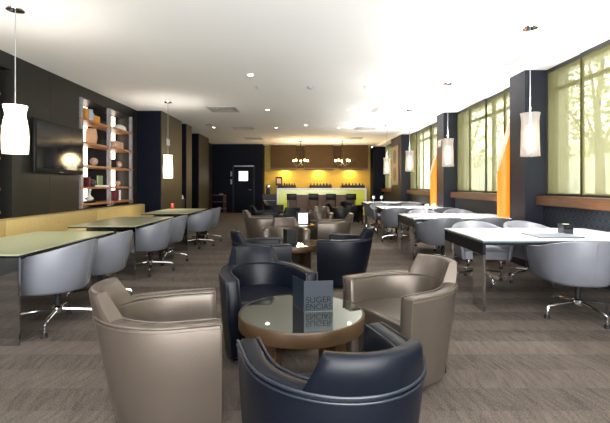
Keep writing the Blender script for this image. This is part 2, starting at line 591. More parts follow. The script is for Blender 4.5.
tree(8.5, 11.5, 6.0, 1.9, 'leafy green tree outside the nearest window', 1)
tree(11.5, 19.5, 7.0, 2.2, 'green tree outside the middle window, behind its near blinds', 2)
tree(9.5, 23.5, 6.5, 2.0, 'green tree seen through the far blinds of the middle window', 3)
tree(12.0, 33.0, 7.0, 2.4, 'distant green tree behind the third window', 4)
bl = thing('building', 'pale building across the street outside the windows', 'building', (24, 25, -0.2))
b = BM(); box(b, 0, 5, -30, 45, 0, 5.2); obj('facade', b, 'facade', bl, smooth=0)
b = BM()
for k in range(12):
    box(b, -0.02, 0.1, -27 + k * 6, -24 + k * 6, 1.0, 3.2)
obj('shopfront', b, 'blue_grey', bl, smooth=0)

# ------------------------------------------------------------------ ceiling fittings
SG = 'recessed ceiling spotlights'
def make_spot():
    t = thing('ceiling_spotlight', '', 'spotlight', group=SG)
    b = BM(); lathe(b, [(0.045, -0.002), (0.05, -0.012), (0.065, -0.008), (0.065, 0.0)], 24, cap0=False, cap1=False); obj('trim_ring', b, 'white_plastic', t)
    b = BM(); cyl(b, 0, 0, -0.006, -0.001, 0.046, 20); obj('lamp_face', b, 'spot_glow', t)
    return t
spot = Maker(make_spot())
spots = []
rown = {6.81: 'first row from the camera', 9.97: 'second row from the camera', 13.1: 'third row from the camera', 16.3: 'last row before the bar'}
for y in (6.81, 9.97, 13.1, 16.3):
    for x, sd in ((-0.91, 'left'), (1.13, 'right')):
        spots.append((x, y, 'small recessed ceiling spotlight on the %s in the %s' % (sd, rown[y])))
spots.append((-2.93, 13.0, 'small recessed spotlight near the dark left columns'))
spots.append((0.06, 12.5, 'small recessed spotlight in the middle of the ceiling'))
for x, y, lb in spots:
    t = spot((x, y, H - 0.001), 0, lb, SG)
    light('spot_beam', 'SPOT', (x, y, H - 0.02), 60, (1, 0.95, 0.88), 0.05, None, math.radians(95))
for x, y in ((-0.91, 3.6), (1.13, 3.6), (-0.91, 0.5), (1.13, 0.5)):
    light('spot_beam', 'SPOT', (x, y, H - 0.02), 60, (1, 0.96, 0.9), 0.05, None, math.radians(95))
def make_vent():
    t = thing('ceiling_vent', '', 'vent')
    b = BM()
    for s in (0.32, 0.23, 0.14):
        for sx_, sy_ in ((1, 0), (-1, 0), (0, 1), (0, -1)):
            w = 0.03
            if sx_:
                box(b, sx_ * s - w, sx_ * s + w, -s - w, s + w, -0.014, -0.002)
            else:
                box(b, -s + w, s - w, sy_ * s - w, sy_ * s + w, -0.014, -0.002)
    obj('louvre', b, 'vent_metal', t, smooth=0)
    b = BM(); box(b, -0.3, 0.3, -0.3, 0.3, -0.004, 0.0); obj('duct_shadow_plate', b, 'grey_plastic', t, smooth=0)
    return t
vent = Maker(make_vent())
for x, y, lb in ((-2.0, 9.9, 'nearest square ceiling vent on the left side'), (2.07, 10.0, 'nearest square ceiling vent on the right side'),
                 (-2.0, 13.1, 'second square ceiling vent on the left side'), (2.03, 13.2, 'second square ceiling vent on the right side'),
                 (-2.03, 16.1, 'farthest square ceiling vent on the left side, before the dark back wall'), (1.99, 16.1, 'farthest square ceiling vent on the right side, before the bar')):
    vent((x, y, H - 0.0005), 0, lb, 'square ceiling vents')
b = BM(); lathe(b, [(0.03, -0.045), (0.05, -0.035), (0.065, -0.015), (0.065, -0.001)], 20)
tag(obj('smoke_detector', b, 'grey_plastic', loc=(0.115, 7.64, H)), 'grey smoke detector in the middle of the near ceiling', 'smoke detector')
for x, lb in ((-0.9, 'left'), (1.16, 'right')):
    b = BM(); lathe(b, [(0.012, -0.04), (0.025, -0.038), (0.025, -0.034), (0.01, -0.03), (0.012, -0.006), (0.03, -0.004), (0.03, 0)], 14)
    tag(obj('sprinkler', b, 'vent_metal', loc=(x, 7.62, H)), 'small ceiling sprinkler %s of the smoke detector' % lb, 'sprinkler', 'ceiling sprinklers')
b = BM(); lathe(b, [(0.02, -0.02), (0.09, -0.018), (0.1, -0.006), (0.1, 0)], 20)
tag(obj('ceiling_speaker', b, 'grey_plastic', loc=(-2.95, 12.4, H)), 'small dark round ceiling speaker near the left columns', 'speaker')
b = BM()
for k in range(4):
    box(b, -0.05 + k * 0.03, -0.035 + k * 0.03, -0.28, 0.28, -0.01, -0.0005)
tag(obj('air_grille', b, 'vent_metal', loc=(3.16, 6.0, H), smooth=0), 'narrow slotted grille in the ceiling beside the window soffit', 'vent')

# ------------------------------------------------------------------ pendants
def make_pendant(z0, z1, shade, rad, glow, bulgy=True):
    t = thing('pendant_lamp', '', 'pendant lamp')
    b = BM(); lathe(b, [(0.02, -0.045), (0.085, -0.03), (0.09, -0.012), (0.09, 0)], 28); obj('canopy', b, 'chrome', t)
    h = z1 - z0
    b = BM(); tube(b, [(0, 0, -0.04), (0, 0, z1 - H - 0.01)], 0.005, 6); obj('cord', b, 'grey_plastic', t)
    b = BM()
    prof = [(0.95, 0.0), (0.99, 0.1), (1.0, 0.35), (0.96, 0.52), (0.85, 0.68), (0.74, 0.8), (0.78, 0.88), (0.92, 1.0)] if bulgy else [(0.98, 0.0), (0.95, 0.12), (0.92, 0.35), (0.91, 0.55), (0.88, 0.7), (0.87, 0.8), (0.92, 0.92), (1.0, 1.0)]
    n = 36
    rings = []
    for r, u in prof:
        rings.append([b.verts.new((rad * r * cos(2 * pi * i / n), rad * r * sin(2 * pi * i / n), z0 - H + u * h)) for i in range(n)])
    ring_faces(b, rings, True, False, False)
    obj('lamp_shade', b, shade, t)
    b = BM(); lathe(b, [(0.02, z0 - H + 0.1 * h), (0.05, z0 - H + 0.2 * h), (0.055, z0 - H + 0.5 * h), (0.04, z0 - H + 0.7 * h), (0.015, z0 - H + 0.74 * h)], 20)
    obj('bulb', b, glow, t)
    b = BM(); cyl(b, 0, 0, z0 - H + 0.74 * h, z1 - H, 0.015, 12); obj('lamp_holder', b, 'chrome', t)
    return t
PG = 'glass pendant lamps'
pl = make_pendant(1.6, 2.11, 'lit_shade', 0.122, 'lamp_glow')
pl.location = (-3.06, 4.24, H); pl['label'] = 'bright white glass pendant lamp over the nearest olive table'; pl['group'] = PG
pl2 = make_pendant(1.42, 1.94, 'lit_shade', 0.105, 'lamp_glow')
pl2.location = (-3.06, 9.0, H); pl2['label'] = 'bright glass pendant lamp hanging before the dark left column'; pl2['group'] = PG
pr = Maker(make_pendant(1.61, 2.12, 'dim_shade', 0.108, 'soft_glow', False))
for x, y, lb in ((2.68, 4.74, 'ribbed glass pendant lamp over the nearest white table'), (2.65, 7.37, 'ribbed glass pendant lamp over the second white table'),
                 (2.63, 9.96, 'ribbed glass pendant lamp over the third white table'), (2.6, 12.55, 'farthest glass pendant lamp on the right, over the last white table')):
    pr((x, y, H), 0, lb, PG)
for x, y, z, e in ((-3.06, 4.24, 1.9, 50), (-3.06, 9.0, 1.72, 60), (2.68, 4.74, 1.92, 130), (2.65, 7.37, 1.92, 130), (2.63, 9.96, 1.92, 110), (2.6, 12.55, 1.92, 110)):
    if x < 0:
        light('pendant_light', 'POINT', (x, y, z + 0.1), e, (1, 0.93, 0.84), 0.04)
    else:
        light('pendant_uplight', 'SPOT', (x, y, 2.14), e, (1, 0.96, 0.92), 0.06, None, math.radians(168)).rotation_euler.x = pi
    light('pendant_downlight', 'SPOT', (x, y, z - 0.3), 190 if x > 0 else 35, (1, 0.97, 0.93), 0.06, None, math.radians(120))

# ------------------------------------------------------------------ U-shaped tub shells
class UPath:
    """Plan of a tub chair: straight arms, rounded back; front at -y."""
    def __init__(self, w, d, r, ry, tx, ty, z0, z1):
        self.d, self.z0, self.z1, self.tx, self.ty = d, z0, z1, tx, ty
        pts = []
        hw, hd = w / 2, d / 2
        pts.append((0.0, hd))
        flat = hw - r
        if flat > 0.001:
            pts += [(flat * 0.5, hd), (flat, hd)]
        for k in range(1, 15):
            a = k / 14 * pi / 2
            pts.append((flat + r * sin(a), hd - ry + ry * cos(a)))
        yb = hd - ry
        for k in range(1, 7):
            pts.append((hw, yb + (-hd - yb) * k / 6))
        self.pts = pts
        self.s = [0.0]
        for p, q in zip(pts[:-1], pts[1:]):
            self.s.append(self.s[-1] + hypot(q[0] - p[0], q[1] - p[1]))
        self.L = self.s[-1]
    def at(self, s):
        sg = 1 if s >= 0 else -1
        a = min(abs(s), self.L)
        def pt(a):
            a = max(0.0, min(a, self.L))
            i = 0
            while i < len(self.s) - 2 and self.s[i + 1] < a:
                i += 1
            f = (a - self.s[i]) / (self.s[i + 1] - self.s[i])
            p, q = self.pts[i], self.pts[i + 1]
            return Vector((p[0] + (q[0] - p[0]) * f, p[1] + (q[1] - p[1]) * f))
        e = 0.012
        if a < e:
            tn = Vector((1, 0))
        else:
            tn = (pt(a + e) - pt(a - e)).normalized()
        n = Vector((tn.y, -tn.x))     # towards the inside
        p = pt(a)
        if sg < 0:
            p = Vector((-p.x, p.y)); n = Vector((-n.x, n.y))
        return p, n
    def P(self, s, inset, z, push=0.0):
        p, n = self.at(s)
        q = p + n * inset
        u = (self.z1 - z) / (self.z1 - self.z0)
        fx = 1 - self.tx * u
        yf = -self.d / 2
        return Vector((q.x * fx, yf + (q.y - yf) * (1 - self.ty * u) - push, z))
    def stations(self, n):
        return [-self.L + 2 * self.L * k / n for k in range(n + 1)]

def shell_loft(bm, U, prof_fn, n=52, nose=0.012):
    rings = []
    st = U.stations(n)
    def ring(s, push, shrink):
        pr = prof_fn(s)
        ps = [U.P(s, i, z, push) for i, z in pr]
        if shrink:
            ci = sum(i for i, z in pr) / len(pr)
            zs = [z for i, z in pr]
            zm = (max(zs) + min(zs)) / 2
            hz = (max(zs) - min(zs)) / 2
            ps = [U.P(s, i + (ci - i) * shrink * 2, z + (zm - z) * min(1, shrink * 0.1 / hz), push) for i, z in pr]
        return [bm.verts.new(p) for p in ps]
    rings.append(ring(st[0], nose, 0.14))
    for s in st:
        rings.append(ring(s, 0, 0))
    rings.append(ring(st[-1], nose, 0.14))
    ring_faces(bm, rings)

AT = 0.095
UA = UPath(0.71, 0.63, 0.355, 0.44, 0.10, 0.18, 0.04, 0.6)
def make_armchair(name, leather, piping, cat='armchair'):
    U = UA
    t = thing(name, '', cat)
    def rim(s):
        p, _ = U.at(s)
        return 0.60 + 0.015 * max(0, p.y) / 0.34
    def prof(s):
        r = rim(s)
        return [(0, 0.045), (-0.004, 0.32), (0, r - 0.03), (0.007, r - 0.009), (0.024, r), (AT - 0.024, r), (AT - 0.007, r - 0.009), (AT, r - 0.03), (AT + 0.006, 0.46), (AT + 0.012, 0.3), (AT, 0.045)]
    b = BM(); shell_loft(b, U, prof); obj('shell', b, leather, t, smooth=50)
    # headrest rising from the back rim
    b = BM(); rings = []
    nn = 22
    for k in range(nn + 1):
        v = -1 + 2 * k / nn
        sb, sm, stp = v * 0.265, v * 0.235, v * 0.2
        rb = 0.605
        e = 1.0 if 0 < k < nn else 0.8
        c = AT * 0.5
        def ins(i):
            return c + (i - c) * e
        rings.append([b.verts.new(p) for p in (U.P(sb, ins(0.004), rb), U.P(sm, ins(0.000), 0.66), U.P(stp, ins(0.004), 0.728), U.P(stp, ins(0.018), 0.742),
                      U.P(stp, ins(0.05), 0.742), U.P(stp, ins(0.064), 0.728), U.P(sm, ins(0.086), 0.66), U.P(sb, ins(0.1), rb))])
    ring_faces(b, rings)
    obj('backrest', b, leather, t, smooth=50)
    # piping: outer and inner rim edges and down both arm fronts
    b = BM()
    st = U.stations(60)
    for ins_, zz in ((0.003, 0.004), (AT - 0.003, 0.004)):
        path = [U.P(st[0], ins_, 0.06 if ins_ < 0.05 else 0.3, 0.004)]
        path += [U.P(s, ins_, rim(s) - zz, 0.004 if abs(s) > U.L - 0.01 else 0) for s in st]
        path += [U.P(st[-1], ins_, 0.06 if ins_ < 0.05 else 0.3, 0.004)]
        tube(b, path, 0.0055, 6)
    path = [U.P(s, -0.002, rim(s) - 0.022) for s in st]
    tube(b, path, 0.004, 6)
    obj('piping', b, piping, t, smooth=60)
    # seat and base
    def inner(z, ins_, front):
        ss = [-U.L + 2 * U.L * k / 40 for k in range(41)]
        pl_ = [U.P(s, ins_, z) for s in ss]
        return [(p.x, p.y) for p in pl_ if p.y > front + 0.01]
    pts = inner(0.42, AT + 0.004, -0.275)
    x_ = max(p[0] for p in pts)
    pts = [(pts[0][0], -0.3)] + pts + [(pts[-1][0], -0.3)]
    b = BM(); prism(b, pts, 0.27, 0.425, 0.03); obj('seat', b, leather, t, smooth=50)
    pts = inner(0.2, AT - 0.01, -0.25)
    pts = [(pts[0][0], -0.265)] + pts + [(pts[-1][0], -0.265)]
    b = BM(); prism(b, pts, 0.05, 0.275); obj('base', b, leather, t, smooth=40)
    for x, y in ((-0.26, -0.22), (0.26, -0.22), (-0.17, 0.12), (0.17, 0.12)):
        b = BM(); box(b, x - 0.025, x + 0.025, y - 0.025, y + 0.025, 0, 0.05, 0.004); obj('foot', b, 'rubber', t, smooth=0)
    return t

# swivel tub chair
ST = 0.05
US = UPath(0.69, 0.66, 0.33, 0.36, 0.13, 0.13, 0.33, 0.78)
def make_swivel(leather='grey_leather'):
    U = US
    t = thing('swivel_chair', '', 'swivel chair')
    def rim(s):
        p, _ = U.at(s)
        u = max(0.0, min(1.0, (p.y + 0.33) / 0.66))
        return 0.635 + 0.14 * u ** 1.5
    def prof(s):
        r = rim(s)
        return [(0.03, 0.335), (0.006, 0.36), (-0.003, 0.5), (0, r - 0.02), (0.006, r - 0.005), (ST / 2, r), (ST - 0.006, r - 0.005), (ST, r - 0.02), (ST + 0.01, 0.5), (ST + 0.015, 0.36), (ST + 0.01, 0.335)]
    b = BM(); shell_loft(b, U, prof); obj('shell', b, leather, t, smooth=55)
    b = BM()
    tube(b, [U.P(0, -0.001, z) for z in (0.37, 0.5, 0.65, 0.745)], 0.0035, 6)
    obj('seam', b, leather, t)
    ss = [-U.L + 2 * U.L * k / 40 for k in range(41)]
    pts = [(U.P(s, ST, 0.42).x, U.P(s, ST, 0.42).y) for s in ss]
    pts = [p for p in pts if p[1] > -0.3]
    pts = [(pts[0][0], -0.315)] + pts + [(pts[-1][0], -0.315)]
    b = BM(); prism(b, pts, 0.345, 0.46, 0.03); obj('seat', b, leather, t, smooth=50)
    b = BM(); cyl(b, 0, 0, 0.17, 0.35, 0.024, 16); lathe(b, [(0.024, 0.3), (0.12, 0.335), (0.12, 0.346)], 20); obj('column', b, 'rubber', t)
    b = BM(); lathe(b, [(0.02, 0.115), (0.045, 0.12), (0.045, 0.165), (0.03, 0.18)], 20); obj('hub', b, 'chrome', t)
    for k in range(4):
        a = 0.25 + k * pi / 2
        c, s = cos(a), sin(a)
        b = BM(); tube(b, [(0.03 * c, 0.03 * s, 0.145), (0.2 * c, 0.2 * s, 0.128), (0.295 * c, 0.295 * s, 0.115), (0.318 * c, 0.318 * s, 0.1), (0.325 * c, 0.325 * s, 0.03)], 0.0155, 8, 0.0125)
        lg = obj('leg', b, 'chrome', t)
        b = BM(); cyl(b, 0.325 * c, 0.325 * s, 0.0, 0.04, 0.026, 14, 0.02); obj('glide', b, 'rubber', lg)
    return t

def facing(fx, fy):
    return atan2(fx, -fy)

champ = Maker(make_armchair('tub_armchair', 'champagne_leather', 'champagne_piping'))
navy = Maker(make_armchair('tub_armchair', 'navy_leather', 'navy_piping'))
blk = Maker(make_armchair('tub_armchair', 'black_leather', 'black_leather'))
AG = 'leather tub armchairs in the middle of the lounge'
for mk, x, y, fx, fy, lb in (
    (navy, 0.145, 1.55, -0.31, 0.95, 'navy leather tub armchair nearest the camera, its back to us'),
    (champ, -0.80, 2.19, 0.965, 0.26, 'champagne leather tub armchair left of the nearest round table'),
    (champ, 0.74, 2.80, -0.87, -0.49, 'champagne leather tub armchair right of the nearest round table'),
    (navy, -0.345, 3.225, 0.39, -0.92, 'navy leather tub armchair facing us behind the nearest round table'),
    (navy, -0.54, 4.75, 0.96, 0.25, 'navy leather tub armchair left of the second round table'),
    (navy, 0.565, 5.12, -0.95, 0.3, 'navy leather tub armchair with its side to us right of the second round table'),
    (champ, -0.29, 6.24, 0.1, -0.99, 'champagne tub armchair facing us behind the black menu card'),
    (champ, 0.60, 7.5, -0.98, 0.1, 'champagne tub armchair with its side to us right of the lantern table'),
    (champ, -0.95, 8.4, 0.97, 0.15, 'champagne tub armchair on the left facing the lantern table'),
    (navy, -0.24, 9.2, 0.1, -0.99, 'navy tub armchair directly behind the lantern'),
    (champ, 0.38, 9.7, -0.2, -0.98, 'farthest champagne tub armchair, facing us in front of the bar stools'),
    (navy, -1.05, 10.2, 0.98, 0.2, 'dark navy tub armchair just behind the left champagne armchair'),
    (blk, -1.05, 13.3, 0.98, -0.1, 'farthest dark tub armchair on the left, before the bar'),
    (blk, 1.5, 13.4, 0.5, 0.86, 'black tub armchair before the right end of the bar'),
    (blk, 0.98, 11.9, 0.98, 0.2, 'black tub armchair tilted sideways left of the farthest white table')):
    mk((x, y, 0), facing(fx, fy), lb, AG)

# ------------------------------------------------------------------ swivel chairs
sw = Maker(make_swivel())
LG = 'grey swivel chairs along the olive tables'
def jitter(i):
    return 0.12 * sin(i * 2.7)
for i, (x, y, lb) in enumerate((
    (-2.24, 3.64, 'grey swivel chair at the near end of the nearest olive table'),
    (-2.22, 4.36, 'grey swivel chair at the far end of the nearest olive table'),
    (-2.25, 5.84, 'grey swivel chair at the near end of the second olive table'),
    (-2.27, 6.62, 'grey swivel chair at the far end of the second olive table'),
    (-2.2, 8.25, 'grey swivel chair at the near end of the farthest olive table'),
    (-2.2, 9.0, 'grey swivel chair at the far end of the farthest olive table'))):
    sw((x, y, 0), facing(-1, jitter(i)), lb, LG)
RG = 'grey swivel chairs at the white tables'
for i, (x, y, sd, lb) in enumerate((
    (2.64, 3.86, 1, 'grey swivel chair in the right foreground, its back to us at the nearest white table'),
    (2.30, 5.28, -1, 'grey swivel chair behind the nearest white table, left one of two'),
    (3.0, 5.3, -1, 'grey swivel chair behind the nearest white table, right one of two'),
    (2.2, 6.36, 1, 'back-turned grey swivel chair at the left end of the second white table'),
    (2.9, 6.36, 1, 'back-turned grey swivel chair at the window end of the second white table'),
    (2.42, 8.0, -1, 'grey swivel chair behind the second white table, left one of two'),
    (3.14, 8.04, -1, 'grey swivel chair behind the second white table, by the window'),
    (2.08, 9.02, 1, 'back-turned grey swivel chair at the left end of the third white table'),
    (3.1, 9.1, 1, 'back-turned grey swivel chair at the window end of the third white table'),
    (2.1, 10.82, -1, 'grey swivel chair behind the third white table, left one of two'),
    (2.95, 10.82, -1, 'grey swivel chair behind the third white table, by the window'),
    (2.15, 11.86, 1, 'grey swivel chair at the left end of the farthest white table'),
    (2.95, 11.9, 1, 'grey swivel chair at the window end of the farthest white table'))):
    sw((x, y, 0), facing(jitter(i + 3), sd), lb, RG)

# ------------------------------------------------------------------ tables
TZ = 0.722
def make_olive_table(L_=1.58, Wd=0.9):
    t = thing('dining_table', '', 'table')
    hx, hy = Wd / 2, L_ / 2
    b = BM(); box(b, -hx, hx, -hy, hy, TZ - 0.012, TZ, 0.002, 1); obj('tabletop', b, 'table_olive', t, smooth=0)
    b = BM(); box(b, -hx, hx, -hy, hy, TZ - 0.026, TZ - 0.0125); obj('glass_edge', b, 'gloss_black', t, smooth=0)
    for sy in (-1, 1):
        ya, yb = sorted((sy * (hy - 0.002), sy * (hy - 0.027)))
        b = BM(); box(b, -hx + 0.25, hx - 0.25, ya, yb, TZ - 0.15, TZ - 0.0265); obj('end_rail', b, 'gloss_black', t, smooth=0)
        for sx_ in (-1, 1):
            xa, xb = sorted((sx_ * hx, sx_ * (hx - 0.25)))
            b = BM(); box(b, xa, xb, ya, yb, 0, TZ - 0.0265, 0.002, 1); obj('leg', b, 'mirror_steel', t, smooth=0)
    for sx_ in (-1, 1):
        xa, xb = sorted((sx_ * (hx - 0.06), sx_ * (hx - 0.085)))
        b = BM(); box(b, xa, xb, -hy + 0.03, hy - 0.03, TZ - 0.06, TZ - 0.0265); obj('side_rail', b, 'gloss_black', t, smooth=0)
    return t
ot = Maker(make_olive_table())
for y, lb in ((3.94, 'olive glass-topped table nearest on the left'), (6.12, 'middle olive glass-topped table on the left'), (8.5, 'farthest olive glass-topped table on the left')):
    ot((-2.7, y, 0), 0, lb, 'olive dining tables along the bench')

def make_white_table(L_=1.76, Wd=1.1):
    t = thing('dining_table', '', 'table')
    hx, hy = L_ / 2, Wd / 2
    b = BM(); box(b, -hx, hx, -hy, hy, TZ - 0.014, TZ, 0.002, 1); obj('tabletop', b, 'table_white', t, smooth=0)
    b = BM(); box(b, -hx, hx, -hy, hy, TZ - 0.032, TZ - 0.0145); obj('glass_edge', b, 'glass_edge', t, smooth=0)
    for sx_ in (-1, 1):
        xa, xb = sorted((sx_ * (hx - 0.002), sx_ * (hx - 0.03)))
        b = BM(); box(b, xa, xb, -hy + 0.004, hy - 0.004, TZ - 0.155, TZ - 0.0325); obj('end_rail', b, 'gloss_black', t, smooth=0)
        for sy in (-1, 1):
            ya, yb = sorted((sy * (hy - 0.004), sy * (hy - 0.25)))
            b = BM(); box(b, xa, xb, ya, yb, 0, TZ - 0.1555, 0.002, 1); obj('leg', b, 'mirror_steel', t, smooth=0)
    for sy in (-1, 1):
        ya, yb = sorted((sy * (hy - 0.08), sy * (hy - 0.1)))
        b = BM(); box(b, -hx + 0.03, hx - 0.03, ya, yb, TZ - 0.065, TZ - 0.0325); obj('side_rail', b, 'gloss_black', t, smooth=0)
    return t
wt = Maker(make_white_table())
for x, y, lb in ((2.67, 4.55, 'white glass-topped table nearest on the right with a black box on it'), (2.68, 7.13, 'second white table on the right, with two wine glasses near its left end'),
                 (2.74, 9.92, 'third white table on the right, bare'), (2.78, 12.7, 'farthest white table on the right, before the framed picture')):
    wt((x, y, 0), 0, lb, 'white dining tables along the windows')

# things on the white tables
b = BM(); box(b, -0.23, 0.23, -0.185, 0.185, 0, 0.012, 0.003, 1)
tag(obj('menu_board', b, 'menu_grey', loc=(2.66, 4.29, TZ), smooth=0), 'flat grey menu folder lying on the nearest white table', 'menu')
t = thing('candle_box', 'small black cube candle holder on the nearest white table', 'candle holder', (2.96, 4.53, TZ))
b = BM(); box(b, -0.055, 0.055, -0.055, 0.055, 0, 0.105, 0.004); obj('holder', b, 'gloss_black', t, smooth=0)
b = BM(); cyl(b, 0, 0, 0.1045, 0.107, 0.035, 18); obj('candle', b, 'sage', t)

def make_glass():
    t = thing('wine_glass', '', 'wine glass')
    b = BM(); lathe(b, [(0.002, 0.0), (0.036, 0.001), (0.034, 0.004), (0.006, 0.01), (0.0045, 0.09)], 18, cap1=False); obj('stem', b, 'clear_glass', t)
    b = BM(); lathe(b, [(0.0045, 0.09), (0.03, 0.105), (0.042, 0.14), (0.038, 0.185), (0.034, 0.2), (0.0325, 0.2), (0.0365, 0.185), (0.040, 0.14), (0.028, 0.108), (0.003, 0.094)], 20); obj('bowl', b, 'clear_glass', t)
    return t
wg = Maker(make_glass())
for x, y, lb in ((2.28, 7.42, 'wine glass on the second white table, left one'), (2.43, 7.5, 'wine glass on the second white table, right one'),
                 (2.24, 12.9, 'wine glass on the farthest white table, left one'), (2.5, 12.9, 'wine glass on the farthest white table, right one')):
    wg((x, y, TZ), 0, lb, 'wine glasses on the white tables')
b = BM(); lathe(b, [(0.03, 0), (0.036, 0.01), (0.036, 0.1), (0.03, 0.125), (0.024, 0.13)], 18)
tag(obj('candle_jar', b, 'red_glass', loc=(-3.0, 9.12, TZ)), 'small red glass candle jar on the farthest olive table', 'candle')

# bench along the left wall
BG = 'mustard bench sections along the left wall'
def make_bench(Lb):
    t = thing('bench', '', 'bench')
    h = Lb / 2 - 0.004
    b = BM(); box(b, -0.22, 0.02, -h, h, 0.3, 0.80, 0.018); obj('backrest', b, 'bench_fabric', t)
    b = BM(); box(b, 0.0, 0.5, -h, h, 0.3, 0.45, 0.025); obj('seat', b, 'bench_fabric', t)
    b = BM(); box(b, -0.2, 0.44, -h, h, 0, 0.3); obj('base', b, 'black_frame', t, smooth=0)
    return t
bn = Maker(make_bench(2.335))
for y, lb in ((1.83, 'mustard bench section beside the camera'), (4.165, 'nearest mustard bench section, by the bright pendant'), (6.5, 'middle mustard bench section below the television'), (8.835, 'farthest mustard bench section below the bookshelf')):
    if y > 2:
        bn((-3.99, y, 0), 0, lb, BG)

# ------------------------------------------------------------------ coffee tables
def make_coffee():
    t = thing('coffee_table', '', 'coffee table')
    b = BM(); cyl(b, 0, 0, 0.462, 0.48, 0.376, 64); obj('mirror_top', b, 'smoked_mirror', t)
    b = BM(); lathe(b, [(0.3765, 0.4), (0.39, 0.398), (0.392, 0.405), (0.392, 0.474), (0.388, 0.481), (0.3765, 0.481)], 64, cap0=False, cap1=False)
    n = 64
    obj('rim', b, 'bronze', t, smooth=50)
    b = BM(); cyl(b, 0, 0, 0.40, 0.4615, 0.376, 48); obj('underside', b, 'bronze', t)
    for k in range(4):
        a = pi / 4 + k * pi / 2 + 0.1
        b = BM(); box(b, -0.026, 0.026, -0.055, 0.055, 0, 0.4, 0.004)
        m3 = Matrix.Translation((0.27 * cos(a), 0.27 * sin(a), 0)) @ Matrix.Rotation(a, 4, 'Z')
        bmesh.ops.transform(b, matrix=m3, verts=b.verts)
        obj('leg', b, 'bronze', t, smooth=0)
    return t
ct = Maker(make_coffee())
CG = 'round bronze coffee tables'
for x, y, lb in ((-0.015, 2.51, 'nearest round bronze coffee table with a mirrored top and menu card'), (-0.17, 5.47, 'second round coffee table, holding the black menu card'),
                 (-0.16, 8.0, 'third round coffee table with the white lantern on it'), (0.2, 11.0, 'fourth round coffee table, partly hidden behind the armchairs')):
    ct((x, y, 0), 0.0, lb, CG)

def make_card(paper, text):
    t = thing('menu_card', '', 'menu card')
    for (px, py), nm in (((0.182, 0.02), 'front'), ((-0.075, 0.165), 'rear')):
        d = Vector((px, py, 0)); n = Vector((-py, px, 0)).normalized() * 0.0012
        b = BM()
        poly = [tuple((-n)[:2]), tuple((d - n)[:2]), tuple((d + n)[:2]), tuple(n[:2])]
        prism(b, poly, 0, 0.19)
        p = obj('card_panel', b, paper, t, smooth=0)
        if nm == 'front' and text:
            for body, z in (('SUGER', 0.055), ('ENCIAS', 0.012)):
                cu = bpy.data.curves.new('lettering', 'FONT')
                cu.body = body
                cu.size = 0.053
                cu.extrude = 0.0002
                cu.fill_mode = 'BOTH'
                o = bpy.data.objects.new('lettering', cu)
                COL.objects.link(o)
                cu.materials.append(M['card_ink'])
                bpy.context.view_layer.update()
                me = bpy.data.meshes.new_from_object(o.evaluated_get(bpy.context.evaluated_depsgraph_get()))
                bpy.data.objects.remove(o)
                o = bpy.data.objects.new('lettering', me)
                COL.objects.link(o)
                wd = max(v.co.x for v in me.vertices) - min(v.co.x for v in me.vertices)
                o.parent = p
                a = atan2(py, px)
                o.rotation_euler = (pi / 2, 0, a)
                o.scale = (0.162 / wd, 1.0, 1.0)
                off = Vector((px, py, 0)).normalized() * 0.01 + Vector((py, -px, 0)).normalized() * 0.0018
                o.location = (off.x, off.y, z)
    return t
c1 = make_card('card_navy', True)
c1.location = (0.0, 2.49, 0.4812); c1['label'] = 'standing folded navy menu card lettered SUGERENCIAS on the nearest coffee table'
c1['group'] = 'standing menu cards'
c2 = make_card('card_black', False)
c2.scale = (0.75, 0.75, 0.95)
c2.location = (-0.235, 5.48, 0.4812); c2['label'] = 'plain black standing menu card on the second coffee table'
c2['group'] = 'standing menu cards'

t = thing('lantern', 'white glowing box lantern with a dark frame on the third coffee table', 'lantern', (-0.03, 8.1, 0.4812), 0.12)
b = BM()
for x in (-0.1, 0.1):
    for y in (-0.1, 0.1):
        box(b, x - 0.009, x + 0.009, y - 0.009, y + 0.009, 0, 0.24)
for z in (0.0, 0.225):
    for s in (-0.1, 0.1):
        box(b, -0.1, 0.1, s - 0.008, s + 0.008, z, z + 0.016); box(b, s - 0.008, s + 0.008, -0.1, 0.1, z, z + 0.016)
obj('frame', b, 'black_frame', t, smooth=0)
b = BM(); box(b, -0.09, 0.09, -0.09, 0.09, 0.012, 0.226); obj('glowing_panes', b, 'pane_glow', t, smooth=0)

# ------------------------------------------------------------------ bookshelves in the left niches
def shelf_unit(name_label, ys, lit):
    t = thing('bookshelf', name_label, 'bookshelf', (XL, ys[0], 0.85), 0, 'bookshelves in the left wall')
    for y in ys:
        b = BM(); box(b, -0.04, 0.025, y - ys[0] - 0.035, y - ys[0] + 0.035, -0.03, NZ1 - 0.85 - 0.004); obj('upright', b, 'shelf_metal', t, smooth=0)
    L_ = ys[-1] - ys[0]
    for z in (0.9, 1.22, 1.645, 2.09, 2.535):
        b = BM(); box(b, -0.37, 0.035, -0.055, L_ + 0.05, z - 0.85 - 0.025, z - 0.85 + 0.012, 0.003, 1)
        obj('shelf_board', b, 'shelf_wood', t, smooth=0)
    if lit:
        for y in (0.74, 1.98):
            b = BM(); box(b, -0.398, -0.378, y, y + 0.18, 0.02, NZ1 - 0.87); obj('light_strip', b, 'led_glow', t, smooth=0)
    return t
shelf_unit('tall lit bookshelf with wood boards in the left wall niche', (7.57, 8.67, 9.77), True)
shelf_unit('unlit bookshelf in the left wall at the edge of the photo', (3.5, 4.5, 5.47), False)

